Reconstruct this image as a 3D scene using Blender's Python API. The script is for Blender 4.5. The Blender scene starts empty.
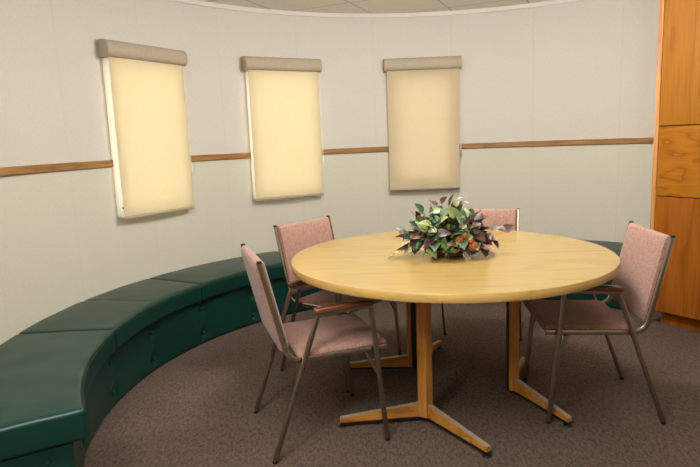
import bpy, bmesh, math, random
from math import sin, cos, pi, radians as rad, sqrt, atan2
from mathutils import Vector, Matrix, noise as mnoise

sc = bpy.context.scene
COL = sc.collection
rng = random.Random(7)

# ------------------------------------------------------------------ measures
CX, CY, R = 0.62, 2.803, 2.295          # round end of the room
CEIL = 2.339
SEAT_Z = 0.427                           # top of the curved bench


def polar(r, deg, z=0.0):
    a = rad(deg)
    return Vector((CX + r * cos(a), CY + r * sin(a), z))


# ------------------------------------------------------------------ materials
def srgb(r, g, b):
    def f(c):
        c /= 255.0
        return c / 12.92 if c <= 0.04045 else ((c + 0.055) / 1.055) ** 2.4
    return (f(r), f(g), f(b), 1.0)


def new_mat(name):
    m = bpy.data.materials.new(name)
    m.use_nodes = True
    nt = m.node_tree
    b = nt.nodes['Principled BSDF']
    return m, nt, b


def N(nt, kind, **kw):
    n = nt.nodes.new(kind)
    for k, v in kw.items():
        setattr(n, k, v)
    return n


def mapped(nt, scale, rot=(0, 0, 0), out='Object'):
    tc = N(nt, 'ShaderNodeTexCoord')
    mp = N(nt, 'ShaderNodeMapping')
    mp.inputs['Scale'].default_value = scale
    mp.inputs['Rotation'].default_value = rot
    nt.links.new(tc.outputs[out], mp.inputs['Vector'])
    return mp.outputs['Vector']


def noise(nt, vec, scale, detail=3, rough=0.5, dist=0.0):
    n = N(nt, 'ShaderNodeTexNoise')
    n.inputs['Scale'].default_value = scale
    n.inputs['Detail'].default_value = detail
    n.inputs['Roughness'].default_value = rough
    n.inputs['Distortion'].default_value = dist
    nt.links.new(vec, n.inputs['Vector'])
    return n.outputs['Fac']


def ramp(nt, fac, stops):
    r = N(nt, 'ShaderNodeValToRGB')
    el = r.color_ramp.elements
    while len(el) < len(stops):
        el.new(0.5)
    for e, (p, c) in zip(el, stops):
        e.position = p
        e.color = c
    nt.links.new(fac, r.inputs['Fac'])
    return r.outputs['Color']


def mixc(nt, fac, a, b, mode='MIX'):
    m = N(nt, 'ShaderNodeMix', data_type='RGBA', blend_type=mode)
    if isinstance(fac, float):
        m.inputs[0].default_value = fac
    else:
        nt.links.new(fac, m.inputs[0])
    for sock, v in ((m.inputs[6], a), (m.inputs[7], b)):
        if isinstance(v, tuple):
            sock.default_value = v
        else:
            nt.links.new(v, sock)
    return m.outputs[2]


def bump(nt, b, h, strength=0.2, dist=0.01):
    n = N(nt, 'ShaderNodeBump')
    n.inputs['Strength'].default_value = strength
    n.inputs['Distance'].default_value = dist
    nt.links.new(h, n.inputs['Height'])
    nt.links.new(n.outputs['Normal'], b.inputs['Normal'])


def math_node(nt, op, a, b=None):
    m = N(nt, 'ShaderNodeMath', operation=op)
    for i, v in enumerate((a, b)):
        if v is None:
            continue
        if isinstance(v, (int, float)):
            m.inputs[i].default_value = v
        else:
            nt.links.new(v, m.inputs[i])
    return m.outputs[0]


def plain(name, col, rough=0.5, metal=0.0, spec=0.5, vary=0.06, scale=30, coat=0.0):
    m, nt, b = new_mat(name)
    v = mapped(nt, (1, 1, 1))
    f = noise(nt, v, scale, 3)
    lo = tuple(c * (1 - vary) for c in col[:3]) + (1,)
    hi = tuple(min(1, c * (1 + vary)) for c in col[:3]) + (1,)
    nt.links.new(ramp(nt, f, [(0.3, lo), (0.7, hi)]), b.inputs['Base Color'])
    b.inputs['Roughness'].default_value = rough
    b.inputs['Metallic'].default_value = metal
    b.inputs['Specular IOR Level'].default_value = spec
    b.inputs['Coat Weight'].default_value = coat
    return m


def wood(name, dark, mid, light, along='Z', rings=7.0, rough=0.35, spec=0.4, stretch=0.16, size=5.0, fine=0.35, rot=(0, 0, 0), coat=0.0):
    """flat-sawn boards: contour lines of a stretched noise, plus fine pores"""
    m, nt, b = new_mat(name)
    s = {'XY': (stretch, stretch, 1), 'X': (stretch, 1, 1), 'Y': (1, stretch, 1), 'Z': (1, 1, stretch)}[along]
    v = mapped(nt, s, rot)
    f = noise(nt, v, size, 2, 0.45, 0.25)
    c = math_node(nt, 'FRACT', math_node(nt, 'MULTIPLY', f, rings))
    base = ramp(nt, c, [(0.0, dark), (0.22, mid), (0.7, light), (1.0, mid)])
    s2 = {'XY': (0.03, 0.03, 1), 'X': (0.03, 1, 1), 'Y': (1, 0.03, 1), 'Z': (1, 1, 0.03)}[along]
    v2 = mapped(nt, s2, rot)
    f2 = noise(nt, v2, 170, 2, 0.6)
    pores = ramp(nt, f2, [(0.35, (0.45, 0.40, 0.36, 1)), (0.6, (1, 1, 1, 1))])
    col = mixc(nt, fine, base, pores, 'MULTIPLY')
    nt.links.new(col, b.inputs['Base Color'])
    b.inputs['Roughness'].default_value = rough
    b.inputs['Specular IOR Level'].default_value = spec
    b.inputs['Coat Weight'].default_value = coat
    b.inputs['Coat Roughness'].default_value = 0.25
    bump(nt, b, f2, 0.08, 0.002)
    return m


def wallcover(name, c1, c2):
    """woven vinyl wallcovering in drops with faint vertical joints (UV in metres)"""
    m, nt, b = new_mat(name)
    tc = N(nt, 'ShaderNodeTexCoord')
    uv = tc.outputs['UV']
    mp = N(nt, 'ShaderNodeMapping')
    mp.inputs['Scale'].default_value = (140, 45, 1)
    nt.links.new(uv, mp.inputs['Vector'])
    f1 = noise(nt, mp.outputs['Vector'], 1.0, 2)
    mp2 = N(nt, 'ShaderNodeMapping')
    mp2.inputs['Scale'].default_value = (45, 190, 1)
    nt.links.new(uv, mp2.inputs['Vector'])
    f2 = noise(nt, mp2.outputs['Vector'], 1.0, 2)
    weave = math_node(nt, 'MULTIPLY', math_node(nt, 'ADD', f1, f2), 0.5)
    base = ramp(nt, weave, [(0.3, c1), (0.7, c2)])
    sx = N(nt, 'ShaderNodeSeparateXYZ')
    nt.links.new(uv, sx.inputs[0])
    w = math_node(nt, 'FRACT', math_node(nt, 'DIVIDE', math_node(nt, 'ADD', sx.outputs[0], 0.35), 0.665))
    d = math_node(nt, 'ABSOLUTE', math_node(nt, 'SUBTRACT', w, 0.5))
    joint = math_node(nt, 'LESS_THAN', d, 0.003)
    col = mixc(nt, math_node(nt, 'MULTIPLY', joint, 0.13), base, (0.25, 0.2, 0.16, 1))
    nt.links.new(col, b.inputs['Base Color'])
    b.inputs['Roughness'].default_value = 0.75
    b.inputs['Specular IOR Level'].default_value = 0.25
    bump(nt, b, weave, 0.12, 0.003)
    return m


M = {}
M['wall_up'] = wallcover('wallcover_upper', srgb(199, 193, 182), srgb(209, 203, 193))
M['wall_low'] = wallcover('wallcover_lower', srgb(198, 194, 176), srgb(208, 204, 187))
M['wall_plain'] = plain('painted_wall', srgb(200, 188, 174), 0.8, vary=0.02)
M['white_trim'] = plain('white_wall_angle', srgb(214, 206, 196), 0.5, vary=0.02)
M['oak_rail'] = wood('oak_chair_rail', srgb(116, 78, 36), srgb(150, 106, 56), srgb(168, 124, 70), 'XY', 5, 0.4, stretch=0.05, size=30, fine=0.3)
M['oak_v'] = wood('oak_veneer_upright', srgb(146, 88, 10), srgb(156, 98, 14), srgb(162, 104, 18), 'Z', 5, 0.5, 0.2, stretch=0.13, size=5.5, fine=0.32)
M['oak_v_shaded'] = wood('oak_veneer_upright_shaded', srgb(134, 72, 12), srgb(150, 84, 17), srgb(158, 91, 21), 'Z', 5, 0.5, 0.2, stretch=0.13, size=5.5, fine=0.32)  # same upright oak, the weaker light low down put into its colour
M['oak_h'] = wood('oak_veneer_level', srgb(142, 80, 8), srgb(160, 98, 14), srgb(168, 106, 20), 'X', 6, 0.5, 0.2, stretch=0.3, size=6.5, fine=0.28)
M['oak_edge'] = wood('oak_edge', srgb(170, 108, 56), srgb(202, 142, 84), srgb(214, 156, 98), 'Z', 4, 0.4, stretch=0.05, size=20, fine=0.2)
M['table'] = wood('pale_oak_tabletop', srgb(157, 129, 71), srgb(165, 138, 79), srgb(170, 143, 84), 'X', 9, 0.22, 0.5, stretch=0.06, size=9, fine=0.10, rot=(0, 0, rad(20)), coat=0.15)
M['table_edge'] = wood('pale_oak_edge', srgb(180, 143, 78), srgb(190, 154, 88), srgb(196, 160, 94), 'X', 4, 0.35, stretch=0.06, size=9, fine=0.15)
M['ped'] = wood('oak_pedestal', srgb(156, 98, 38), srgb(182, 122, 52), srgb(192, 134, 62), 'Z', 5, 0.3, stretch=0.06, size=14, fine=0.3)
M['ped_x'] = wood('oak_foot', srgb(156, 98, 38), srgb(182, 122, 52), srgb(192, 134, 62), 'X', 4, 0.3, stretch=0.08, size=14, fine=0.3)
M['black'] = plain('black_plastic', srgb(22, 20, 19), 0.45)
M['chrome'] = plain('satin_chrome', srgb(176, 164, 150), 0.22, metal=1.0, vary=0.05)
M['bronze'] = plain('satin_nickel_tube', srgb(150, 138, 126), 0.3, metal=1.0, vary=0.06)
M['arm'] = wood('walnut_arm', srgb(56, 30, 16), srgb(84, 48, 26), srgb(104, 62, 34), 'X', 4, 0.2, 0.6, stretch=0.1, size=14, fine=0.3, coat=0.4)
M['valance'] = plain('beige_valance', srgb(172, 158, 136), 0.7, vary=0.05, scale=60)
M['cord'] = plain('white_bead_cord', srgb(225, 218, 200), 0.4)
M['frame_white'] = None
M['leaf_green'] = plain('leaf_dark_green', srgb(40, 70, 44), 0.35, vary=0.45, scale=22)
M['leaf_sage'] = plain('leaf_sage', srgb(108, 132, 102), 0.4, vary=0.3, scale=22)
M['leaf_lime'] = plain('leaf_lime', srgb(112, 128, 62), 0.45, vary=0.35, scale=22)
M['leaf_wine'] = plain('leaf_wine', srgb(76, 46, 40), 0.45, vary=0.4, scale=22)
M['leaf_rose'] = plain('leaf_rose', srgb(140, 84, 70), 0.5, vary=0.25, scale=22)
M['leaf_cream'] = plain('leaf_cream', srgb(160, 154, 104), 0.5, vary=0.12, scale=22)
M['stem'] = plain('vine_stem', srgb(96, 84, 54), 0.6, vary=0.2)
M['bloom'] = plain('orange_bloom', srgb(150, 84, 38), 0.6, vary=0.25, scale=40)
M['wicker'] = plain('wicker', srgb(120, 84, 48), 0.6, vary=0.4, scale=90)
M['edge_metal'] = plain('dull_metal_edge', srgb(150, 136, 112), 0.4)
M['metal_grey'] = plain('hem_bar_grey', srgb(150, 140, 122), 0.5)


def make_fabric():
    m, nt, b = new_mat('mauve_tweed')
    v = mapped(nt, (1, 1, 1))
    f = noise(nt, v, 260, 2, 0.7)
    g = noise(nt, v, 70, 2, 0.6)
    base = ramp(nt, f, [(0.34, srgb(112, 79, 67)), (0.5, srgb(150, 113, 98)), (0.68, srgb(190, 156, 138))])
    base = mixc(nt, 0.35, base, ramp(nt, g, [(0.35, srgb(136, 99, 87)), (0.65, srgb(172, 136, 120))]))
    nt.links.new(base, b.inputs['Base Color'])
    b.inputs['Roughness'].default_value = 0.9
    b.inputs['Specular IOR Level'].default_value = 0.15
    b.inputs['Sheen Weight'].default_value = 0.2
    bump(nt, b, f, 0.3, 0.004)
    return m


M['fabric'] = make_fabric()


def make_vinyl():
    m, nt, b = new_mat('green_vinyl')
    v = mapped(nt, (1, 1, 1))
    f = noise(nt, v, 420, 2, 0.6)
    g = noise(nt, v, 6, 3, 0.5)
    nt.links.new(ramp(nt, g, [(0.3, srgb(4, 43, 36)), (0.7, srgb(6, 51, 43))]), b.inputs['Base Color'])
    b.inputs['Roughness'].default_value = 0.33
    b.inputs['Specular IOR Level'].default_value = 0.34
    h = math_node(nt, 'ADD', math_node(nt, 'MULTIPLY', f, 0.25), g)
    bump(nt, b, h, 0.10, 0.01)
    return m


M['vinyl'] = make_vinyl()


def make_carpet():
    m, nt, b = new_mat('brown_loop_carpet')
    v = mapped(nt, (1, 1, 1), (0, 0, rad(12)))
    f = noise(nt, v, 130, 2, 0.65)
    v2 = mapped(nt, (1, 0.45, 1), (0, 0, rad(12)))
    g = noise(nt, v2, 75, 2, 0.6)
    w = noise(nt, v, 3.0, 2, 0.5)
    base = ramp(nt, f, [(0.32, srgb(54, 43, 36)), (0.5, srgb(92, 78, 68)), (0.7, srgb(130, 114, 101))])
    base = mixc(nt, 0.5, base, ramp(nt, g, [(0.36, srgb(58, 47, 40)), (0.62, srgb(114, 99, 88))]))
    base = mixc(nt, 0.3, base, ramp(nt, w, [(0.3, srgb(78, 65, 56)), (0.7, srgb(96, 82, 71))]))
    nt.links.new(base, b.inputs['Base Color'])
    b.inputs['Roughness'].default_value = 1.0
    b.inputs['Specular IOR Level'].default_value = 0.05
    bump(nt, b, g, 0.6, 0.012)
    return m


M['carpet'] = make_carpet()


def make_ceiling():
    m, nt, b = new_mat('ceiling_tile')
    v = mapped(nt, (1, 1, 1), (0, 0, rad(24)))
    br = N(nt, 'ShaderNodeTexBrick')
    br.offset = 0.0
    br.inputs['Scale'].default_value = 1.0
    br.inputs['Brick Width'].default_value = 0.61
    br.inputs['Row Height'].default_value = 0.61
    br.inputs['Mortar Size'].default_value = 0.008
    br.inputs['Color1'].default_value = srgb(238, 233, 224)
    br.inputs['Color2'].default_value = srgb(234, 229, 220)
    br.inputs['Mortar'].default_value = srgb(188, 180, 168)
    nt.links.new(v, br.inputs['Vector'])
    f = noise(nt, v, 120, 2)
    col = mixc(nt, 0.25, br.outputs['Color'], ramp(nt, f, [(0.35, srgb(200, 194, 186)), (0.6, srgb(236, 231, 224))]))
    nt.links.new(col, b.inputs['Base Color'])
    b.inputs['Roughness'].default_value = 0.95
    return m


M['ceiling'] = make_ceiling()


def make_shade(name, dif, tr, mixv):
    m, nt, b = new_mat(name)
    v = mapped(nt, (60, 60, 60))
    f = noise(nt, mapped(nt, (1, 1, 0.25)), 90, 2, 0.6)
    b.inputs['Roughness'].default_value = 0.9
    b.inputs['Specular IOR Level'].default_value = 0.1
    nt.links.new(ramp(nt, f, [(0.35, tuple(c * .98 for c in dif[:3]) + (1,)), (0.65, dif)]), b.inputs['Base Color'])
    t = N(nt, 'ShaderNodeBsdfTranslucent')
    nt.links.new(ramp(nt, f, [(0.35, tuple(c * .97 for c in tr[:3]) + (1,)), (0.65, tr)]), t.inputs['Color'])
    ms = N(nt, 'ShaderNodeMixShader')
    ms.inputs[0].default_value = mixv
    nt.links.new(b.outputs[0], ms.inputs[1])
    nt.links.new(t.outputs[0], ms.inputs[2])
    nt.links.new(ms.outputs[0], nt.nodes['Material Output'].inputs['Surface'])
    return m


M['shade'] = make_shade('beige_blind_cloth', srgb(216, 200, 172), srgb(250, 240, 208), 0.40)
M['frame_white'] = make_shade('white_window_casing', srgb(238, 236, 232), srgb(255, 255, 253), 0.9)


def make_glass():
    m, nt, b = new_mat('window_glass')
    t = N(nt, 'ShaderNodeBsdfTransparent')
    t.inputs['Color'].default_value = (0.95, 0.97, 0.96, 1)
    g = N(nt, 'ShaderNodeBsdfGlossy')
    g.inputs['Roughness'].default_value = 0.02
    fr = N(nt, 'ShaderNodeFresnel')
    ms = N(nt, 'ShaderNodeMixShader')
    nt.links.new(fr.outputs[0], ms.inputs[0])
    nt.links.new(t.outputs[0], ms.inputs[1])
    nt.links.new(g.outputs[0], ms.inputs[2])
    nt.links.new(ms.outputs[0], nt.nodes['Material Output'].inputs['Surface'])
    return m


M['glass'] = make_glass()


# ------------------------------------------------------------------ object helpers
def obj(name, bm, mats, parent=None, smooth=True, xf=None):
    if xf is not None:
        bm.transform(xf)
    me = bpy.data.meshes.new(name)
    bm.normal_update()
    bm.to_mesh(me)
    bm.free()
    if not isinstance(mats, (list, tuple)):
        mats = [mats]
    for m in mats:
        me.materials.append(m)
    for p in me.polygons:
        p.use_smooth = smooth
    if smooth:
        try:
            me.set_sharp_from_angle(angle=rad(40))
        except Exception:
            pass
    o = bpy.data.objects.new(name, me)
    COL.objects.link(o)
    if parent is not None:
        o.parent = parent
    return o


def tag(o, label=None, cat=None, group=None, kind=None):
    if label:
        o['label'] = label
    if cat:
        o['category'] = cat
    if group:
        o['group'] = group
    if kind:
        o['kind'] = kind
    return o


def thing(name, label, cat, loc=(0, 0, 0), rz=0.0, group=None):
    o = bpy.data.objects.new(name, None)
    o.empty_display_size = 0.1
    COL.objects.link(o)
    o.location = loc
    o.rotation_euler = (0, 0, rz)
    return tag(o, label, cat, group)


def struct(name, bm, mats, parent=None, smooth=True):
    o = obj(name, bm, mats, parent, smooth)
    o['kind'] = 'structure'
    return o


def quad(bm, a, b, c, d):
    return bm.faces.new([bm.verts.new(v) for v in (a, b, c, d)])


def add_box(bm, lo, hi, bev=0.0, seg=2):
    r = bmesh.ops.create_cube(bm, size=1.0)
    vs = r['verts']
    c = [(lo[i] + hi[i]) / 2 for i in range(3)]
    s = [abs(hi[i] - lo[i]) for i in range(3)]
    for v in vs:
        v.co = Vector((c[0] + v.co.x * s[0], c[1] + v.co.y * s[1], c[2] + v.co.z * s[2]))
    if bev > 0:
        es = list({e for v in vs for e in v.link_edges})
        bmesh.ops.bevel(bm, geom=es, offset=bev, segments=seg, affect='EDGES', profile=0.5)


def add_prism(bm, pts, z0, z1):
    a = [bm.verts.new((x, y, z0)) for x, y in pts]
    b = [bm.verts.new((x, y, z1)) for x, y in pts]
    n = len(pts)
    bm.faces.new(list(reversed(a)))
    bm.faces.new(b)
    for i in range(n):
        bm.faces.new((a[i], a[(i + 1) % n], b[(i + 1) % n], b[i]))


def add_lathe(bm, prof, seg=24, c=(0, 0, 0)):
    rings = []
    for r, z in prof:
        rings.append([bm.verts.new((c[0] + r * cos(2 * pi * k / seg), c[1] + r * sin(2 * pi * k / seg), c[2] + z)) for k in range(seg)])
    for i in range(len(rings) - 1):
        for k in range(seg):
            bm.faces.new((rings[i][k], rings[i][(k + 1) % seg], rings[i + 1][(k + 1) % seg], rings[i + 1][k]))
    if prof[0][0] > 1e-6:
        bm.faces.new(list(reversed(rings[0])))
    if prof[-1][0] > 1e-6:
        bm.faces.new(rings[-1])


def add_sweep(bm, pts, w, t, side=Vector((0, 1, 0)), rnd=0.35, caps=True):
    """flat rounded bar of width w (in the bend plane) and thickness t (along side), following pts"""
    pts = [Vector(p) for p in pts]
    k = 10
    sec = []
    e = 2.0 / (1 - 0.55 * (1 - rnd))
    for i in range(k):
        a = 2 * pi * i / k + pi / k
        ca, sa = cos(a), sin(a)
        sec.append((math.copysign(abs(ca) ** 0.55, ca), math.copysign(abs(sa) ** 0.55, sa)))
    rings = []
    for i, p in enumerate(pts):
        if i == 0:
            d = pts[1] - p
        elif i == len(pts) - 1:
            d = p - pts[i - 1]
        else:
            d = (pts[i + 1] - p).normalized() + (p - pts[i - 1]).normalized()
        d.normalize()
        n = side.cross(d).normalized()
        s = d.cross(n).normalized()
        rings.append([bm.verts.new(p + n * (w / 2 * u) + s * (t / 2 * q)) for u, q in sec])
    for i in range(len(rings) - 1):
        for j in range(k):
            bm.faces.new((rings[i][j], rings[i][(j + 1) % k], rings[i + 1][(j + 1) % k], rings[i + 1][j]))
    if caps:
        bm.faces.new(list(reversed(rings[0])))
        bm.faces.new(rings[-1])


def add_tube(bm, pts, r, k=6):
    add_sweep_round(bm, pts, r, k)


def add_sweep_round(bm, pts, r, k=6):
    pts = [Vector(p) for p in pts]
    rings = []
    ref = Vector((0.31, 0.17, 0.93))
    for i, p in enumerate(pts):
        a = pts[max(0, i - 1)]
        b = pts[min(len(pts) - 1, i + 1)]
        d = (b - a).normalized()
        n = d.cross(ref).normalized()
        s = d.cross(n)
        rr = r[i] if isinstance(r, (list, tuple)) else r
        rings.append([bm.verts.new(p + (n * cos(2 * pi * j / k) + s * sin(2 * pi * j / k)) * rr) for j in range(k)])
    for i in range(len(rings) - 1):
        for j in range(k):
            bm.faces.new((rings[i][j], rings[i][(j + 1) % k], rings[i + 1][(j + 1) % k], rings[i + 1][j]))
    bm.faces.new(list(reversed(rings[0])))
    bm.faces.new(rings[-1])


def arc_pts(pts, rads, seg=6):
    """round the inner corners of a polyline"""
    pts = [Vector(p) for p in pts]
    out = [pts[0]]
    for i in range(1, len(pts) - 1):
        r = rads[i - 1]
        p = pts[i]
        a = (pts[i - 1] - p).normalized()
        b = (pts[i + 1] - p).normalized()
        th = a.angle(b)
        d = r / math.tan(th / 2)
        p0, p1 = p + a * d, p + b * d
        for k in range(seg + 1):
            t = k / seg
            out.append(p0 * (1 - t) ** 2 + p * 2 * t * (1 - t) + p1 * t * t)
    out.append(pts[-1])
    return out


def rbox(bm, H, r, n=(6, 6, 3), c=2):
    """rounded box as a fine grid, centred on the origin; returns its vertices"""
    def axis(h, k):
        e = [r * (1 - math.tan(pi / 4 * (1 - i / c))) for i in range(c + 1)]
        lo = [-h + x for x in e]
        inner = [(-h + r) + (2 * h - 2 * r) * i / k for i in range(1, k)]
        return lo + inner + [-x for x in reversed(lo)]
    ax = [axis(H[i], n[i]) for i in range(3)]
    cache = {}
    q = [H[i] - r for i in range(3)]

    def vert(p):
        key = tuple(round(x, 6) for x in p)
        if key not in cache:
            b = Vector([max(-q[i], min(q[i], p[i])) for i in range(3)])
            d = Vector(p) - b
            if d.length > 1e-9:
                d = d.normalized() * r
            cache[key] = bm.verts.new(b + d)
        return cache[key]
    for a in range(3):
        u, w = (a + 1) % 3, (a + 2) % 3
        for s in (-1, 1):
            for i in range(len(ax[u]) - 1):
                for j in range(len(ax[w]) - 1):
                    f = []
                    for (ii, jj) in ((i, j), (i + 1, j), (i + 1, j + 1), (i, j + 1)):
                        p = [0, 0, 0]
                        p[a] = s * H[a]
                        p[u] = ax[u][ii]
                        p[w] = ax[w][jj]
                        f.append(vert(p))
                    if len(set(f)) < 3:
                        continue
                    if s < 0:
                        f.reverse()
                    try:
                        bm.faces.new(f)
                    except ValueError:
                        pass
    return list(cache.values())


# ------------------------------------------------------------------ room shell
A0, A1 = 8.0, 213.0                      # the wall's arc
WIN = [149.3, 119.6, 88.9]
WHALF = 0.255                            # half opening
WOPEN = [(0.287, 0.88, 1.852), (0.287, 0.88, 1.852), (0.235, 0.93, 1.80)]
RAIL0, RAIL1 = 1.193, 1.237


def wall_grid(r, flip):
    bm = bmesh.new()
    uvl = bm.loops.layers.uv.new('uv')
    angs = set([A0 + (A1 - A0) * i / 140 for i in range(141)])
    spans = []
    for w, (hw, z0, z1) in zip(WIN, WOPEN):
        d = math.degrees(math.asin(hw / R))
        spans.append((w - d, w + d, z0, z1))
        angs = {a for a in angs if not (abs(a - (w - d)) < .4 or abs(a - (w + d)) < .4)}
        angs |= {w - d, w + d}
    angs = sorted(angs)
    zs = sorted({0.0, 0.6, 0.88, 0.93, RAIL0 + .02, 1.6, 1.8, 1.852, CEIL})
    vs = [[bm.verts.new(polar(r, a, z)) for z in zs] for a in angs]
    for i in range(len(angs) - 1):
        for j in range(len(zs) - 1):
            am, zm = (angs[i] + angs[i + 1]) / 2, (zs[j] + zs[j + 1]) / 2
            if any(s[0] < am < s[1] and s[2] < zm < s[3] for s in spans):
                continue
            ids = [(i, j), (i + 1, j), (i + 1, j + 1), (i, j + 1)]
            if not flip:
                ids.reverse()
            f = bm.faces.new([vs[a][b] for a, b in ids])
            f.material_index = 0 if zm > RAIL0 + .02 else 1
            for l, (a, b) in zip(f.loops, ids):
                l[uvl].uv = (rad(angs[a]) * R, zs[b])
    return bm, spans


bm, SPANS = wall_grid(R, False)
# thickness: outer skin and the reveals of the openings
bm2, _ = wall_grid(R + 0.06, True)
me_tmp = bpy.data.meshes.new('tmp')
bm2.to_mesh(me_tmp)
bm2.free()
bm.from_mesh(me_tmp)
bpy.data.meshes.remove(me_tmp)
for a0, a1, z0, z1 in SPANS:
    k = 6
    for i in range(k):
        p, q = a0 + (a1 - a0) * i / k, a0 + (a1 - a0) * (i + 1) / k
        for z in (z0, z1):
            quad(bm, polar(R, p, z), polar(R, q, z), polar(R + .06, q, z), polar(R + .06, p, z))
    for a in (a0, a1):
        quad(bm, polar(R, a, z0), polar(R, a, z1), polar(R + .06, a, z1), polar(R + .06, a, z0))
struct('wall_back', bm, [M['wall_up'], M['wall_low']])

pL, pR = polar(R, A1), polar(R, A0)
YB = -1.6
XL, XR = pL.x - 0.0, pR.x


def slab(name, lo, hi, mats):
    bm = bmesh.new()
    add_box(bm, lo, hi)
    return struct(name, bm, mats, smooth=False)


XW = -2.35
slab('wall_left', (XW - .1, YB, 0), (XW, pL.y + .10, CEIL), M['wall_plain'])
slab('wall_return', (XW, pL.y, 0), (pL.x - .002, pL.y + .10, CEIL), M['wall_plain'])
slab('wall_right', (pR.x, YB, 0), (pR.x + .1, pR.y + .01, CEIL), M['wall_plain'])
slab('wall_front', (XW - .1, YB - .1, 0), (pR.x + .1, YB, CEIL), M['wall_plain'])
slab('floor', (CX - 3.1, YB - .2, -.1), (CX + 2.6, CY + 2.6, 0), M['carpet'])
slab('ceiling', (CX - 3.1, YB - .2, CEIL), (CX + 2.6, CY + 2.6, CEIL + .1), M['ceiling'])


def ring_strip(name, a0, a1, r0, r1, z0, z1, mat, bev=0.004, parent=None):
    """a strip bent along the wall; its own x axis runs along the wall for the grain"""
    bm = bmesh.new()
    n = max(4, int(abs(a1 - a0) / 1.5))
    prof = [(r1, z0), (r0 + bev, z0), (r0, z0 + bev), (r0, z1 - bev), (r0 + bev, z1), (r1, z1)]
    rings = []
    for i in range(n + 1):
        a = a0 + (a1 - a0) * i / n
        rings.append([bm.verts.new(polar(r, a, z)) for r, z in prof])
    m = len(prof)
    for i in range(n):
        for j in range(m):
            bm.faces.new((rings[i][j], rings[i][(j + 1) % m], rings[i + 1][(j + 1) % m], rings[i + 1][j]))
    bm.faces.new(list(reversed(rings[0])))
    bm.faces.new(rings[-1])
    bmesh.ops.recalc_face_normals(bm, faces=bm.faces)
    return struct(name, bm, mat, parent)


WD = math.degrees(math.asin(0.3035 / R))
edges = [A1 - 1]
for w in WIN:
    edges += [w + WD, w - WD]
edges.append(36.0)
for k in range(4):
    ring_strip('trim_%d' % (k + 1), edges[2 * k], edges[2 * k + 1], R - 0.014, R + .003, RAIL0, RAIL1, M['oak_rail'])
ring_strip('trim_5', A0, A1, R - 0.012, R + .003, CEIL - 0.035, CEIL, M['white_trim'], 0.003)

# ------------------------------------------------------------------ windows and blinds
BD = 0.062                               # the casing stands this far off the chord of the wall


def win_frame(w):
    """local frame: x to the viewer's right along the wall, y out of the room, z up; origin on the wall chord"""
    a = rad(w)
    n = Vector((cos(a), sin(a), 0))
    t = Vector((sin(a), -cos(a), 0))
    o = Vector((CX, CY, 0)) + n * (R * cos(rad(7.7)))
    m = Matrix(((t.x, n.x, 0, o.x), (t.y, n.y, 0, o.y), (0, 0, 1, 0), (0, 0, 0, 1)))
    return m


for k, w in enumerate(WIN):
    mw = win_frame(w)
    hw, z0, z1 = WOPEN[k]
    root = bpy.data.objects.new('window_%d' % (k + 1), None)
    COL.objects.link(root)
    root.matrix_world = mw
    root['kind'] = 'structure'
    bm = bmesh.new()
    # white casing: four boards from the wall to the blind
    ow = 0.2945
    for s in (-1, 1):
        add_box(bm, (s * ow - .003, -BD, 0.868), (s * ow + .003, .008, 1.860))
    add_box(bm, (-ow, -BD + .02, 0.868), (ow, .012, 0.874))
    add_box(bm, (-ow, -BD + .02, 1.853), (ow, .012, 1.859))
    obj('casing', bm, M['frame_white'], root, False)
    bm = bmesh.new()
    y0, y1 = .012, .045
    add_box(bm, (-hw, y0, z0), (-hw + .012, y1, z1))
    add_box(bm, (hw - .012, y0, z0), (hw, y1, z1))
    add_box(bm, (-hw, y0, z0), (hw, y1, z0 + .012))
    add_box(bm, (-hw, y0, z1 - .012), (hw, y1, z1))
    obj('sash', bm, M['white_trim'], root, False)
    bm = bmesh.new()
    add_box(bm, (-hw + .012, y0 + .012, z0 + .012), (hw - .012, y0 + .016, z1 - .012))
    obj('pane', bm, M['glass'], root, False)

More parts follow.
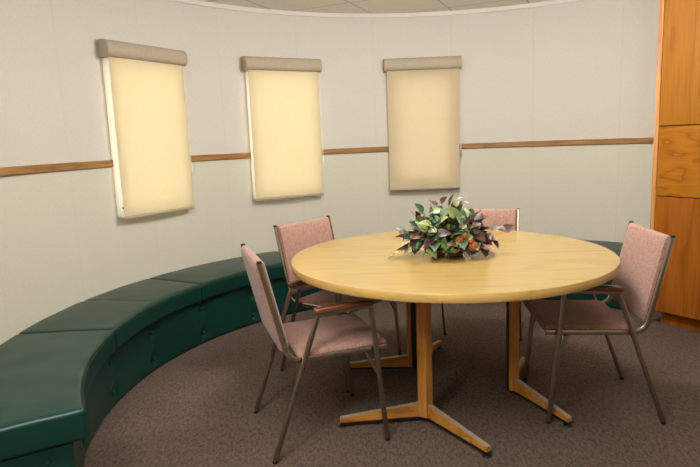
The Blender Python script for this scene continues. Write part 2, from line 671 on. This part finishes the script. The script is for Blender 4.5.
blind_lab = [
    'left roller blind nearest the bench end, glowing yellow, strongly foreshortened with white edge',
    'middle roller blind, evenly glowing pale yellow with thin white left edge',
    'right roller blind above the plant, duller beige with shaded borders and no white edge']
for k, w in enumerate(WIN):
    mw = win_frame(w)
    b = thing('roller_blind', blind_lab[k], 'window blind', group='roller blinds on the curved wall')
    b.matrix_world = mw
    # fabric sheet, gently waved
    bm = bmesh.new()
    nx, nz = 16, 30
    ft = -BD - .004
    hw = 0.300
    grid = {}
    for s, dy in ((0, 0.0), (1, -0.0012)):
        for i in range(nx + 1):
            for j in range(nz + 1):
                x = -hw + 2 * hw * i / nx
                z = .874 + (1.895 - .874) * j / nz
                dd = 0.0015 * sin(9 * x + 3 * z + k)
                grid[s, i, j] = bm.verts.new((x, ft + dy - .0015 + dd, z))
    for s in (0, 1):
        for i in range(nx):
            for j in range(nz):
                f = [grid[s, i, j], grid[s, i + 1, j], grid[s, i + 1, j + 1], grid[s, i, j + 1]]
                if s == 0:
                    f.reverse()
                bm.faces.new(f)
    obj('shade_cloth', bm, M['shade'], b)
    bm = bmesh.new()
    add_box(bm, (-hw - .001, ft - .009, .858), (hw + .001, ft + .003, .877), .004)
    obj('hem_bar', bm, M['valance'], b)
    # valance: soft half round cassette
    bm = bmesh.new()
    prof = [(-.007, 1.862), (-.072, 1.862), (-.088, 1.870), (-.096, 1.886), (-.098, 1.912), (-.093, 1.936), (-.080, 1.955), (-.060, 1.965), (-.007, 1.966)]
    vw = .3165
    L = [bm.verts.new((-vw, y, z)) for y, z in prof]
    Rr = [bm.verts.new((vw, y, z)) for y, z in prof]
    n = len(prof)
    for i in range(n):
        bm.faces.new((L[i], L[(i + 1) % n], Rr[(i + 1) % n], Rr[i]))
    bm.faces.new(L)
    bm.faces.new(list(reversed(Rr)))
    bmesh.ops.recalc_face_normals(bm, faces=bm.faces)
    obj('valance', bm, M['valance'], b)
    for s in (-1, 1):
        bm = bmesh.new()
        ring = [(y * 1.02 - .001, 1.914 + (z - 1.914) * 1.03) for y, z in prof]
        a_ = [bm.verts.new((s * vw, y, z)) for y, z in ring]
        c_ = [bm.verts.new((s * (vw + .006), y, z)) for y, z in ring]
        for i in range(n):
            bm.faces.new((a_[i], a_[(i + 1) % n], c_[(i + 1) % n], c_[i]))
        bm.faces.new(a_)
        bm.faces.new(list(reversed(c_)))
        bmesh.ops.recalc_face_normals(bm, faces=bm.faces)
        obj('end_cap', bm, M['valance'], b)
    # bead chain at the right with its small weight
    bm = bmesh.new()
    for dx in (0, .008):
        add_sweep_round(bm, [(hw + .009 + dx, -.062, 1.87 - (1.87 - 1.18) * i / 20) for i in range(21)], .0016, 5)
    obj('bead_chain', bm, M['cord'], b)
    bm = bmesh.new()
    add_box(bm, (hw + .005, -.068, 1.125), (hw + .021, -.056, 1.185), .004)
    obj('chain_weight', bm, M['cord'] if k < 2 else M['metal_grey'], b)
    if k == 0:
        bm = bmesh.new()
        add_box(bm, (-.301, -BD - .004, .925), (-.2977, -BD + .008, .937), .002)
        obj('edge_screw', bm, M['black'], b)

# ------------------------------------------------------------------ curved bench
BT, BB, BW = 1.806, 1.852, R - 0.004
BSEG = [(210.2, 181.0), (181.0, 151.8), (151.8, 122.6), (122.6, 93.4), (93.4, 64.2), (64.2, 43.5)]
seg_lab = [
    'green vinyl bench segment at the near left end, with exposed square end',
    'green vinyl bench segment second from the near end, with a crease across its top',
    'green vinyl bench segment behind the left chair, below the middle window blind',
    'green vinyl bench segment behind the table, below the right window blind',
    'green vinyl bench segment behind the table, showing between plant and right chair',
    'green vinyl bench segment at the far right end beside the oak cabinet']


def map_ring(vs, am, rm, zm, fn=None):
    for v in vs:
        x, y, z = v.co
        if fn:
            x, y, z = fn(x, y, z)
        a = am + math.degrees(x / 1.95)
        v.co = polar(rm + y, a, zm + z)


for si, (ah, al) in enumerate(BSEG):
    am = (ah + al) / 2
    half = rad(ah - al) / 2 * 1.95
    b = thing('bench_segment', seg_lab[si], 'bench', polar(2.05, am, 0), 0, 'curved green bench segments')
    inv = Matrix.Translation(-b.location)
    # base with buttoned front
    bm = bmesh.new()
    rlo = BB
    rmid, hr = (rlo + BW) / 2, (BW - rlo) / 2
    vs = rbox(bm, (half - .0008, hr, .147), .008, (90, 6, 26), 3)
    btn = []
    nb = max(1, round((ah - al) / 14.6))
    for q in range(nb):
        a_loc = half - (rad(1.3 + 14.2 * q) * 1.95)
        for zz in (-.085, .075):
            btn.append((a_loc, zz))
    ends = [(-.13, -.05), (.05, -.05), (-.13, .09), (.05, .09)] if si == 0 else []

    def fn(x, y, z, btn=btn, ends=ends, half=half, hr=hr):
        if y < -hr * .8:
            d = 0
            for bx, bz in btn:
                rr = (x - bx) ** 2 + (z - bz) ** 2
                d += .015 * math.exp(-rr / .0011) + .007 * math.exp(-rr / .006)
            d = min(d, .026)
            y = y + d
        if ends and x > half * .97:
            for by, bz in ends:
                x -= .02 * math.exp(-((y - by) ** 2 + (z - bz) ** 2) / .0014)
        return x, y, z
    map_ring(vs, am, rmid, .012 + .147, fn)
    base = obj('base', bm, M['vinyl'], b, xf=inv)
    # buttons
    for bx, bz in btn:
        bm = bmesh.new()
        add_lathe(bm, [(.0125, 0), (.012, .003), (.008, .006), (.0, .0072)], 14)
        a = am + math.degrees(bx / 1.95)
        p = polar(BB + .0115, a, .159 + bz)
        rot = Matrix.Rotation(rad(a) + pi / 2, 4, 'Z') @ Matrix.Rotation(pi / 2, 4, 'X')
        rot = Matrix.Rotation(rad(a), 4, 'Z') @ Matrix.Rotation(-pi / 2, 4, 'Y')
        bm.transform(Matrix.Translation(p) @ rot)
        obj('button', bm, M['vinyl'], base, xf=inv)
    for by, bz in ends:
        bm = bmesh.new()
        add_lathe(bm, [(.0125, 0), (.012, .003), (.008, .006), (.0, .0072)], 14)
        a = am + math.degrees((half - .021) / 1.95)
        p = polar(rmid + by, a, .159 + bz)
        d = polar(1, a + 90) - polar(0, 0)
        rot = d.to_track_quat('Z', 'Y').to_matrix().to_4x4()
        bm.transform(Matrix.Translation(p) @ rot)
        obj('button', bm, M['vinyl'], base, xf=inv)
    # black strip drawn in for the shadow line at the floor
    bm = bmesh.new()
    vs = rbox(bm, (half - .012, hr - .012, .008), .003, (40, 3, 1), 1)
    map_ring(vs, am, rmid, .0082)
    obj('toe_shadow_strip', bm, M['black'], b, xf=inv)
    # cushion
    bm = bmesh.new()
    rm, hr2 = (BT + BW) / 2, (BW - BT) / 2
    vs = rbox(bm, (half - .001 + (.006 if si == 0 else 0), hr2, .058), .018, (48, 18, 4), 3)

    def fc(x, y, z, half=half, hr2=hr2, si=si):
        if z > 0.03:
            u, w = min(1, abs(x) / half), min(1, abs(y) / hr2)
            z += .010 * (1 - u ** 4) * (1 - w ** 3)
            if si == 1 and y > -hr2 * .75:
                z -= .007 * math.exp(-((x - .0) / .012) ** 2)
            z += .003 * mnoise.noise(Vector((x * 7, y * 7, si * 3.1)))
        if si == 0:
            x += .006
        return x, y, z
    map_ring(vs, am, rm, .369 - .004, fc)
    cu = obj('cushion', bm, M['vinyl'], b, xf=inv)
    # piping along the front upper edge of the cushion
    bm = bmesh.new()
    pts = []
    for i in range(41):
        a = al + (ah - al) * i / 40
        pts.append(polar(BT + .001, a * .998 + am * .002, .3998))
    add_sweep_round(bm, pts, .0035, 6)
    obj('piping', bm, M['vinyl'], cu, xf=inv)

# ------------------------------------------------------------------ cabinet
CAZ = 33.0
ca = rad(CAZ)
corner = Vector((1.995, 3.80, 0))
# local frame: x along the front toward the right, y into the wall, z up
tdir = Vector((sin(ca), -cos(ca), 0))
ndir = Vector((cos(ca), sin(ca), 0))
cab = thing('storage_cabinet', 'tall oak storage cabinet at the right edge against the curved wall', 'cabinet', corner, 0)
cab.matrix_world = Matrix(((tdir.x, ndir.x, 0, corner.x), (tdir.y, ndir.y, 0, corner.y), (0, 0, 1, 0), (0, 0, 0, 1)))
W_, D_, H_ = 0.62, 0.24, 2.25
bm = bmesh.new()
add_box(bm, (0, .022, .098), (.022, D_, H_), .001)
add_box(bm, (W_ - .022, .022, .098), (W_, D_, H_), .001)
add_box(bm, (.022, .022, .098), (W_ - .022, D_, .116))
add_box(bm, (.022, .022, H_ - .02), (W_ - .022, D_, H_))
add_box(bm, (.022, D_ - .012, .116), (W_ - .022, D_, H_ - .02))
obj('carcass', bm, M['oak_edge'], cab, False)
bm = bmesh.new()
add_box(bm, (0, -.004, .098), (.030, .022, H_), .002)
obj('edge_strip', bm, M['oak_edge'], cab, False)
for nm, z0, z1, m in (('upper_door', 1.318, H_ - .01, 'oak_v'), ('middle_panel', .868, 1.312, 'oak_h'), ('lower_door', .098, .862, 'oak_v_shaded')):
    bm = bmesh.new()
    add_box(bm, (.032, -.002, z0), (W_, .0215, z1), .0015)
    o = obj(nm, bm, M[m], cab, False)
bm = bmesh.new()
add_box(bm, (.075, .055, 0), (W_ - .04, .075, .098))
add_box(bm, (.075, .075, 0), (.095, D_ - .02, .098))
add_box(bm, (W_ - .06, .075, 0), (W_ - .04, D_ - .02, .098))
obj('plinth', bm, M['oak_v_shaded'], cab, False)

# ------------------------------------------------------------------ table
TX, TY, TR, TZ = 0.484, 2.829, 0.778, 0.73
tab = thing('round_table', 'large round pale oak table on three pedestal columns in the middle', 'table', (TX, TY, 0), 0)
bm = bmesh.new()
TT = .036
add_lathe(bm, [(TR - .002, TZ - TT), (TR, TZ - TT + .003), (TR, TZ - .003), (TR - .0025, TZ)], 128)
for f in bm.faces:
    if abs(f.normal.z) < .5 or len(f.verts) == 4:
        f.material_index = 1
bm.normal_update()
for f in bm.faces:
    f.material_index = 0 if len(f.verts) > 10 else 1
obj('tabletop', bm, [M['table'], M['table_edge']], tab)
# sub-top spider under the board
bm = bmesh.new()
for a in (241, 351, 117):
    m = Matrix.Rotation(rad(a), 4, 'Z')
    b2 = bmesh.new()
    add_box(b2, (.0, -.03, TZ - TT - .02), (.45, .03, TZ - TT - .0005), .003)
    b2.transform(m)
    t_ = bpy.data.meshes.new('t')
    b2.to_mesh(t_)
    b2.free()
    bm.from_mesh(t_)
    bpy.data.meshes.remove(t_)
obj('top_bracket', bm, M['black'], tab, False)
for pr, a, da in ((.342, 241, 243.5), (.312, 351, 352), (.335, 117, 118)):
    c = Vector((pr * cos(rad(a)), pr * sin(rad(a)), 0))
    base_m = Matrix.Translation(c) @ Matrix.Rotation(rad(da), 4, 'Z')
    bm = bmesh.new()
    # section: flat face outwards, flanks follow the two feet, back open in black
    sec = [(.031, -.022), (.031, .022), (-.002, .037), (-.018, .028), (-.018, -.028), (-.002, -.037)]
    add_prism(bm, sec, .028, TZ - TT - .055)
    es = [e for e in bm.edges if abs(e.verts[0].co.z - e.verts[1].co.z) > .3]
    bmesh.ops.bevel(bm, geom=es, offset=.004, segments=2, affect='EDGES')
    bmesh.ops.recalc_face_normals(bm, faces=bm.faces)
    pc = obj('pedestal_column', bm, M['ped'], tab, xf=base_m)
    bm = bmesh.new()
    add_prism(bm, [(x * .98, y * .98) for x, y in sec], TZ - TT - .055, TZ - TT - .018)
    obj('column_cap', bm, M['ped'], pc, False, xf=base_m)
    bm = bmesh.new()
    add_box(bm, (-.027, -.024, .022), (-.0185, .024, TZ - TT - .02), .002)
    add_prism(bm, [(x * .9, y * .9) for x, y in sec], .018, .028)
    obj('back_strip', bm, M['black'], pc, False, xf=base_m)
    for s in (-1, 1):
        fm = base_m @ Matrix.Rotation(rad(73 if (a == 351 and s == 1) else 59 * s), 4, 'Z')
        x0, x1 = .018, .398
        bm = bmesh.new()
        hw = .013
        pts = [(x0, .026), (x1, .022), (x1, .045), (x0, .090)]
        va = [bm.verts.new((x, -hw, z)) for x, z in pts]
        vb = [bm.verts.new((x, hw, z)) for x, z in pts]
        bm.faces.new(va)
        bm.faces.new(list(reversed(vb)))
        for i in range(4):
            bm.faces.new((va[i], vb[i], vb[(i + 1) % 4], va[(i + 1) % 4]))
        bmesh.ops.recalc_face_normals(bm, faces=bm.faces)
        bmesh.ops.bevel(bm, geom=list(bm.edges), offset=.003, segments=2, affect='EDGES')
        ft = obj('foot', bm, M['ped_x'], tab, xf=fm)
        bm = bmesh.new()
        for (za, zb, dz) in ((.090, .045, .0015),):
            pts = [(x0, za), (x1, zb), (x1, zb + dz), (x0, za + dz)]
            va = [bm.verts.new((x, -hw * .86, z)) for x, z in pts]
            vb = [bm.verts.new((x, hw * .86, z)) for x, z in pts]
            bm.faces.new(va)
            bm.faces.new(list(reversed(vb)))
            for i in range(4):
                bm.faces.new((va[i], vb[i], vb[(i + 1) % 4], va[(i + 1) % 4]))
        bmesh.ops.recalc_face_normals(bm, faces=bm.faces)
        obj('metal_edge', bm, M['edge_metal'], ft, False, xf=fm)
        bm = bmesh.new()
        add_box(bm, (x0, -hw * .9, .013), (x1, hw * .9, .0255), .002)
        obj('black_base', bm, M['black'], ft, False, xf=fm)
        bm = bmesh.new()
        add_lathe(bm, [(.019, .0), (.021, .003), (.019, .007), (.006, .010), (.006, .022)], 20, (x1 - .012, 0, 0))
        obj('glide', bm, M['black'], ft, xf=fm)

# ------------------------------------------------------------------ chairs
SZ = .42                                 # seat rail height


def make_chair():
    t = thing('armchair', 'chair', 'chair')
    fr = M['bronze']
    # seat and back rails: one flat bar each side
    for s in (-1, 1):
        y = s * .222
        path = arc_pts([(.262, y, SZ + .004), (-.165, y, SZ - .002), (-.262, y, .84)], [.07], 8)
        bm = bmesh.new()
        add_sweep(bm, path, .024, .012)
        rl = obj('side_rail', bm, M['chrome'], t)
        bm = bmesh.new()
        add_box(bm, (-.272, y - .008, .838), (-.252, y + .008, .848), .003)
        obj('rail_cap', bm, M['black'], rl)
    # upholstery follows the same curve
    def pad(path, w2, th, nm, mat):
        bm = bmesh.new()
        path = [Vector(p) for p in path]
        nY = 14
        rows = []
        L = [0]
        for i in range(1, len(path)):
            L.append(L[-1] + (path[i] - path[i - 1]).length)
        tot = L[-1]
        for i, p in enumerate(path):
            d = (path[min(i + 1, len(path) - 1)] - path[max(i - 1, 0)]).normalized()
            n = Vector((0, 1, 0)).cross(d).normalized()
            if n.z < 0 and abs(n.z) > .5:
                n = -n
            e = min(L[i], tot - L[i])
            ke = min(1.0, e / (th * .6))
            he = th / 2 * sqrt(max(0.0, 1 - (1 - ke) ** 2)) * .92 + th * .04
            top, bot = [], []
            for j in range(nY + 1):
                u = -1 + 2 * j / nY
                u = math.copysign(1 - (1 - abs(u)) ** 1.6, u)
                edge = (1 - abs(u)) * w2
                kk = min(1.0, edge / (th * .55))
                h = he * (sqrt(max(0, 1 - (1 - kk) ** 2)) * .9 + .1)
                top.append(p + Vector((0, u * w2, 0)) + n * h)
                bot.append(p + Vector((0, u * w2, 0)) - n * h)
            rows.append([bm.verts.new(q) for q in top + list(reversed(bot))])
        m = len(rows[0])
        for i in range(len(rows) - 1):
            for j in range(m):
                bm.faces.new((rows[i][j], rows[i][(j + 1) % m], rows[i + 1][(j + 1) % m], rows[i + 1][j]))
        bm.faces.new(list(reversed(rows[0])))
        bm.faces.new(rows[-1])
        bmesh.ops.recalc_face_normals(bm, faces=bm.faces)
        return obj(nm, bm, mat, t)

    def dense(p, n):
        out = []
        p = [Vector(q) for q in p]
        for i in range(len(p) - 1):
            for k in range(n):
                out.append(p[i].lerp(p[i + 1], k / n))
        out.append(p[-1])
        return out
    def ends_dense(a, b):
        a, b = Vector(a), Vector(b)
        L = (b - a).length
        ks = [0, .002, .005, .009, .014, .02]
        ts = [k / L for k in ks] + [.15, .3, .45, .6, .75, .87] + [1 - k / L for k in reversed(ks)]
        return [a.lerp(b, q) for q in sorted(ts)]
    pad(ends_dense((.268, 0, SZ + .016), (-.125, 0, SZ + .009)), .2145, .036, 'seat', M['fabric'])
    # the back pad wraps both faces of the rails
    dirb = Vector((-.097, 0, .422)).normalized()
    b0 = Vector((-.175, 0, .455))
    pb = pad(ends_dense(b0, Vector((-.2615, 0, .842))), .2145, .046, 'backrest', M['fabric'])
    # side frames
    for s in (-1, 1):
        y = s * .243
        for nm, path in (('leg', [(.246, y, .008), (.190, y, .598)]), ('leg', [(-.252, y, .008), (-.045, y, .592)])):
            bm = bmesh.new()
            p0, p1 = Vector(path[0]), Vector(path[1])
            add_sweep(bm, [p0.lerp(p1, q / 8) for q in range(9)], .022, .013)
            lg = obj(nm, bm, fr, t)
            bm = bmesh.new()
            add_lathe(bm, [(.010, 0), (.011, .003), (.010, .012)], 12, (p0.x, y, 0))
            obj('glide', bm, M['black'], lg)
        bm = bmesh.new()
        pth = arc_pts([(.185, y, .57), (.1915, y, .615), (-.040, y, .605), (-.055, y, .565)], [.012, .012], 5)
        add_sweep(bm, pth, .016, .013)
        ar = obj('arm_bar', bm, fr, t)
        bm = bmesh.new()
        vs = rbox(bm, (.126, .019, .012), .008, (14, 3, 2), 2)
        for v in vs:
            x, yy, z = v.co
            v.co = Vector((.0715 + x, y + yy * (1 - .12 * (x / .13)), .625 + z + .03 * x + .004 * cos(x * 12)))
        obj('armrest', bm, M['arm'], t)
        # small braces tying the seat rail to the side frame
        for (xa, xb) in ((.165, .236), (-.125, -.19)):
            zb = SZ - .012
            zl = .30 if xa > 0 else .235
            xl = .246 + (.190 - .246) * (zl / .59) if xa > 0 else -.252 + (.207) * (zl / .584)
            bm = bmesh.new()
            add_sweep(bm, [(xa, s * .226, zb), (xa * .5 + xl * .5, s * .236, (zb + zl) / 2), (xl, s * .243, zl)], .012, .009)
            obj('brace', bm, fr, t)
        for xx, zz in ((.208, SZ + .003), (-.105, SZ)):
            bm = bmesh.new()
            add_box(bm, (xx - .007, min(s * .226, s * .243), zz - .007), (xx + .007, max(s * .226, s * .243), zz + .007), .002)
            obj('bolt', bm, M['chrome'], t)
    # cross bars under the seat
    for xx in (.17, -.10):
        bm = bmesh.new()
        add_box(bm, (xx - .01, -.218, SZ - .017), (xx + .01, .218, SZ - .007), .002)
        obj('cross_bar', bm, M['black'], t)
    return t


def copy_tree(o, parent=None):
    c = o.copy()
    COL.objects.link(c)
    if parent is not None:
        c.parent = parent
        c.matrix_parent_inverse = o.matrix_parent_inverse.copy()
    for ch in list(o.children):
        copy_tree(ch, c)
    return c


proto = make_chair()
CH = [
    (-.180, 2.518, 18, 'pink tweed armchair at the near left of the table, seen from its side'),
    (-.074, 3.218, -40, 'pink tweed armchair behind the left end of the table, back toward the bench'),
    (1.134, 2.676, 175, 'pink tweed armchair at the right of the table, beside the oak cabinet'),
    (.748, 3.385, -110, 'pink tweed armchair behind the table, only its back showing beside the plant')]
for i, (x, y, h, lab) in enumerate(CH):
    c = proto if i == 0 else copy_tree(proto)
    c.location = (x, y, 0)
    c.rotation_euler = (0, 0, rad(h))
    tag(c, lab, 'chair', 'pink tweed armchairs around the table')

# ------------------------------------------------------------------ foliage centrepiece
PX, PY = .475, 2.79
pl = thing('plant_arrangement', 'mixed green and burgundy leafy arrangement in the middle of the round table', 'plant', (PX, PY, TZ))
bm = bmesh.new()
add_lathe(bm, [(.065, .0005), (.073, .01), (.084, .035), (.088, .048), (.083, .048), (.075, .036), (.0, .03)], 28)
obj('basket', bm, M['wicker'], pl)
bm = bmesh.new()
for k in range(5):
    rr = .071 + .004 * k
    add_sweep_round(bm, [(rr * cos(2 * pi * i / 36), rr * sin(2 * pi * i / 36),   .008 + k * .009 + .003 * (-1) ** i) for i in range(37)], .0035, 5)
obj('basket_weave', bm, M['wicker'], pl)


def leaf(bm, p, d, up, L, W, curl=.25, fold=.25):
    """heart shaped leaf with a fold along its midrib"""
    d = d.normalized()
    s = d.cross(up)
    if s.length < 1e-3:
        s = d.cross(Vector((1, 0, .2)))
    s.normalize()
    n = s.cross(d).normalized()
    prof = [(-.08, .0), (-.1, .30), (.05, .47), (.25, .50), (.5, .40), (.75, .22), (.9, .09), (1.0, 0.0)]
    mid, lf, rt = [], [], []
    for u, w in prof:
        uu = max(u, 0.0)
        c = p + d * (u * L) - n * (curl * L * uu * uu)
        cm = p + d * ((u if u > .1 else u * .2 + .02) * L) - n * (curl * L * uu * uu)
        mid.append(bm.verts.new(cm))
        lf.append(bm.verts.new(c + s * (w * W) + n * (fold * w * W)))

        rt.append(bm.verts.new(c - s * (w * W) + n * (fold * w * W)))
    for v in mid + lf + rt:
        v.co.z = max(v.co.z, .003)
    for i in range(len(prof) - 1):
        bm.faces.new((mid[i], lf[i], lf[i + 1], mid[i + 1]))
        bm.faces.new((mid[i + 1], rt[i + 1], rt[i], mid[i]))


kinds = ['leaf_green', 'leaf_sage', 'leaf_lime', 'leaf_wine', 'leaf_rose', 'leaf_cream']
names = ['dark_green_leaves', 'sage_leaves', 'lime_leaves', 'burgundy_leaves', 'rose_leaves', 'cream_leaves']
LB = {k: bmesh.new() for k in kinds}
stem_bm = bmesh.new()
r2 = random.Random(21)


def kind_at(x):
    """more wine-coloured sprays at right and far left, greens in the middle"""
    q = r2.random()
    if x > .09:
        return 'leaf_wine' if q < .42 else ('leaf_green' if q < .66 else ('leaf_lime' if q < .84 else ('leaf_rose' if q < .93 else 'leaf_cream')))
    if x < -.09:
        return 'leaf_wine' if q < .40 else ('leaf_green' if q < .62 else ('leaf_sage' if q < .72 else ('leaf_lime' if q < .82 else ('leaf_rose' if q < .93 else 'leaf_cream'))))
    return 'leaf_green' if q < .28 else ('leaf_sage' if q < .54 else ('leaf_lime' if q < .80 else ('leaf_wine' if q < .94 else 'leaf_cream')))


def spray(base, tip, sag, n, Lr, kd=None, rad_=.0022):
    base, tip = Vector(base), Vector(tip)
    pts = []
    for i in range(9):
        t = i / 8
        p = base.lerp(tip, t)
        p.z += sag * sin(pi * t)
        p.z = max(p.z, .006)
        pts.append(p)
    add_sweep_round(stem_bm, pts, [rad_ * (1 - .5 * i / 8) for i in range(9)], 5)
    for k in range(n):
        t = .35 + .65 * (k + .6 * r2.random()) / n
        t = min(t, .999)
        i = int(t * 8)
        p = pts[i].lerp(pts[i + 1], t * 8 - i)
        out = (pts[min(i + 1, 8)] - pts[i]).normalized()
        d = out * .6 + Vector((r2.uniform(-1, 1), r2.uniform(-1, 1) - .25, r2.uniform(-.5, .6)))
        if p.z < .05:
            d.z = abs(d.z) * .5 + .02
        L = r2.uniform(*Lr)
        up = Vector((r2.uniform(-.5, .5), -.55 + r2.uniform(-.4, .4), .8))
        leaf(LB[kd or kind_at(p.x)], p, d, up, L, L * r2.uniform(.75, 1.0), r2.uniform(.05, .35), r2.uniform(.05, .35))


# crown
for k in range(120):
    a = r2.uniform(0, 2 * pi)
    el = r2.uniform(.12, 1.35)
    rr = r2.uniform(.12, .225)
    tip = Vector((cos(a) * cos(el) * rr * 1.15, sin(a) * cos(el) * rr * .9, .045 + sin(el) * rr * 1.12))
    spray((0.02 * cos(a), .02 * sin(a), .04), tip, .01, 3, (.034, .064))
# skirt over the rim, front and sides
for k in range(56):
    a = rad(r2.uniform(165, 385))
    tip = Vector((cos(a) * r2.uniform(.15, .215), sin(a) * r2.uniform(.13, .18), r2.uniform(.012, .06)))
    spray((.03 * cos(a), .03 * sin(a), .05), tip, .05, 3, (.036, .062))
# tall wisps
spray((.0, 0, .08), (.06, .02, .30), .01, 3, (.024, .036), 'leaf_cream', .0015)
spray((.0, 0, .08), (.09, .02, .265), .01, 3, (.03, .044), 'leaf_wine', .0015)
spray((-.02, 0, .08), (-.03, .0, .28), .01, 3, (.028, .04), 'leaf_wine', .0015)
spray((-.05, 0, .08), (-.125, .0, .215), .01, 4, (.028, .042), 'leaf_wine', .0015)
# side runners
spray((-.06, 0, .06), (-.23, -.03, .10), .03, 6, (.034, .052))
spray((-.08, -.04, .04), (-.30, -.10, .012), .03, 4, (.016, .028), 'leaf_cream', .0015)
spray((-.06, 0, .06), (-.24, -.02, .12), .02, 5, (.03, .046), 'leaf_wine', .0016)
spray((.07, -.02, .06), (.235, -.03, .05), .05, 7, (.036, .054), 'leaf_wine')
spray((.08, -.02, .06), (.30, .0, .105), .04, 5, (.038, .054), 'leaf_wine', .0016)
spray((.07, -.05, .05), (.20, -.12, .012), .03, 4, (.04, .056), 'leaf_rose')
spray((.07, .0, .08), (.165, .0, .175), .02, 5, (.036, .054), 'leaf_wine')
for k, nm in zip(kinds, names):
    o = obj(nm, LB[k], M[k], pl)
obj('stems', stem_bm, M['stem'], pl)
for (x, y, z, r) in ((.10, -.13, .06, .024), (.035, -.13, .095, .018), (.06, -.13, .11, .015), (.085, -.135, .088, .014)):
    bm = bmesh.new()
    bmesh.ops.create_icosphere(bm, subdivisions=3, radius=r)
    for v in bm.verts:
        v.co *= 1 + .16 * sin(atan2(v.co.y, v.co.x) * 6) * (1 - abs(v.co.z) / r)
        v.co += Vector((x, y, z))
    obj('orange_bloom', bm, M['bloom'], pl)

# ------------------------------------------------------------------ light
def area(name, loc, size, energy, col, direction=(0, 0, -1), spread=180):
    l = bpy.data.lights.new(name, 'AREA')
    l.shape = 'RECTANGLE'
    l.size, l.size_y = size
    l.energy = energy
    l.color = col
    l.spread = rad(spread)
    o = bpy.data.objects.new(name, l)
    COL.objects.link(o)
    o.location = loc
    o.rotation_euler = Vector(direction).to_track_quat('-Z', 'Y').to_euler()
    return o


WARM = (1.0, .99, .965)


def globe(loc, r, energy, col):  # unseen lamp without a fixture, round to lift the upper wall
    l = bpy.data.lights.new('unseen_globe', 'POINT')
    l.shadow_soft_size = r
    l.energy = energy
    l.color = col
    o = bpy.data.objects.new('unseen_globe', l)
    COL.objects.link(o)
    o.location = loc


globe((-.9, .35, 2.10), .16, 62, WARM)  # unseen fill, added to brighten the middle of the walls
globe((.6, 3.05, 2.10), .16, 79, WARM)
globe((1.75, 2.9, 2.10), .12, 9, WARM)
area('ceiling_lamp', (-.2, 1.0, CEIL - .015), (1.0, 1.0), 48, WARM)
day = [(11.3, (1.0, .99, .96)), (11.3, (1.0, .99, .96)), (4.8, (1.0, .99, .96))]
for k, w in enumerate(WIN):
    n = polar(1, w) - polar(0, w)
    hw, z0, z1 = WOPEN[k]
    p = polar(R + .078, w, (z0 + z1) / 2)
    area('daylight', p, (hw * 2.0, z1 - z0), day[k][0], day[k][1], -n)

wd = bpy.data.worlds.new('world')
sc.world = wd
wd.use_nodes = True
bg = wd.node_tree.nodes['Background']
bg.inputs['Color'].default_value = (.75, .85, 1, 1)
bg.inputs['Strength'].default_value = .6

# ------------------------------------------------------------------ camera
TH, RO = 0.1588, -0.0389
cam = bpy.data.cameras.new('camera')
cam.sensor_width = 36
cam.lens = 36 * 579.5 / 700
cam.clip_start = .02
co = bpy.data.objects.new('camera', cam)
COL.objects.link(co)
X = Vector((1, 0, 0))
U = Vector((0, sin(TH), cos(TH)))
B = Vector((0, -cos(TH), sin(TH)))
right = X * cos(RO) + U * sin(RO)
up = -X * sin(RO) + U * cos(RO)
co.matrix_world = Matrix(((right.x, up.x, B.x, 0), (right.y, up.y, B.y, 0), (right.z, up.z, B.z, 1.3), (0, 0, 0, 1)))
sc.camera = co
sc.view_settings.view_transform = 'Standard'
sc.view_settings.look = 'None'
sc.view_settings.gamma = 1
sc.view_settings.use_curve_mapping = False
sc.view_settings.exposure = 0.06
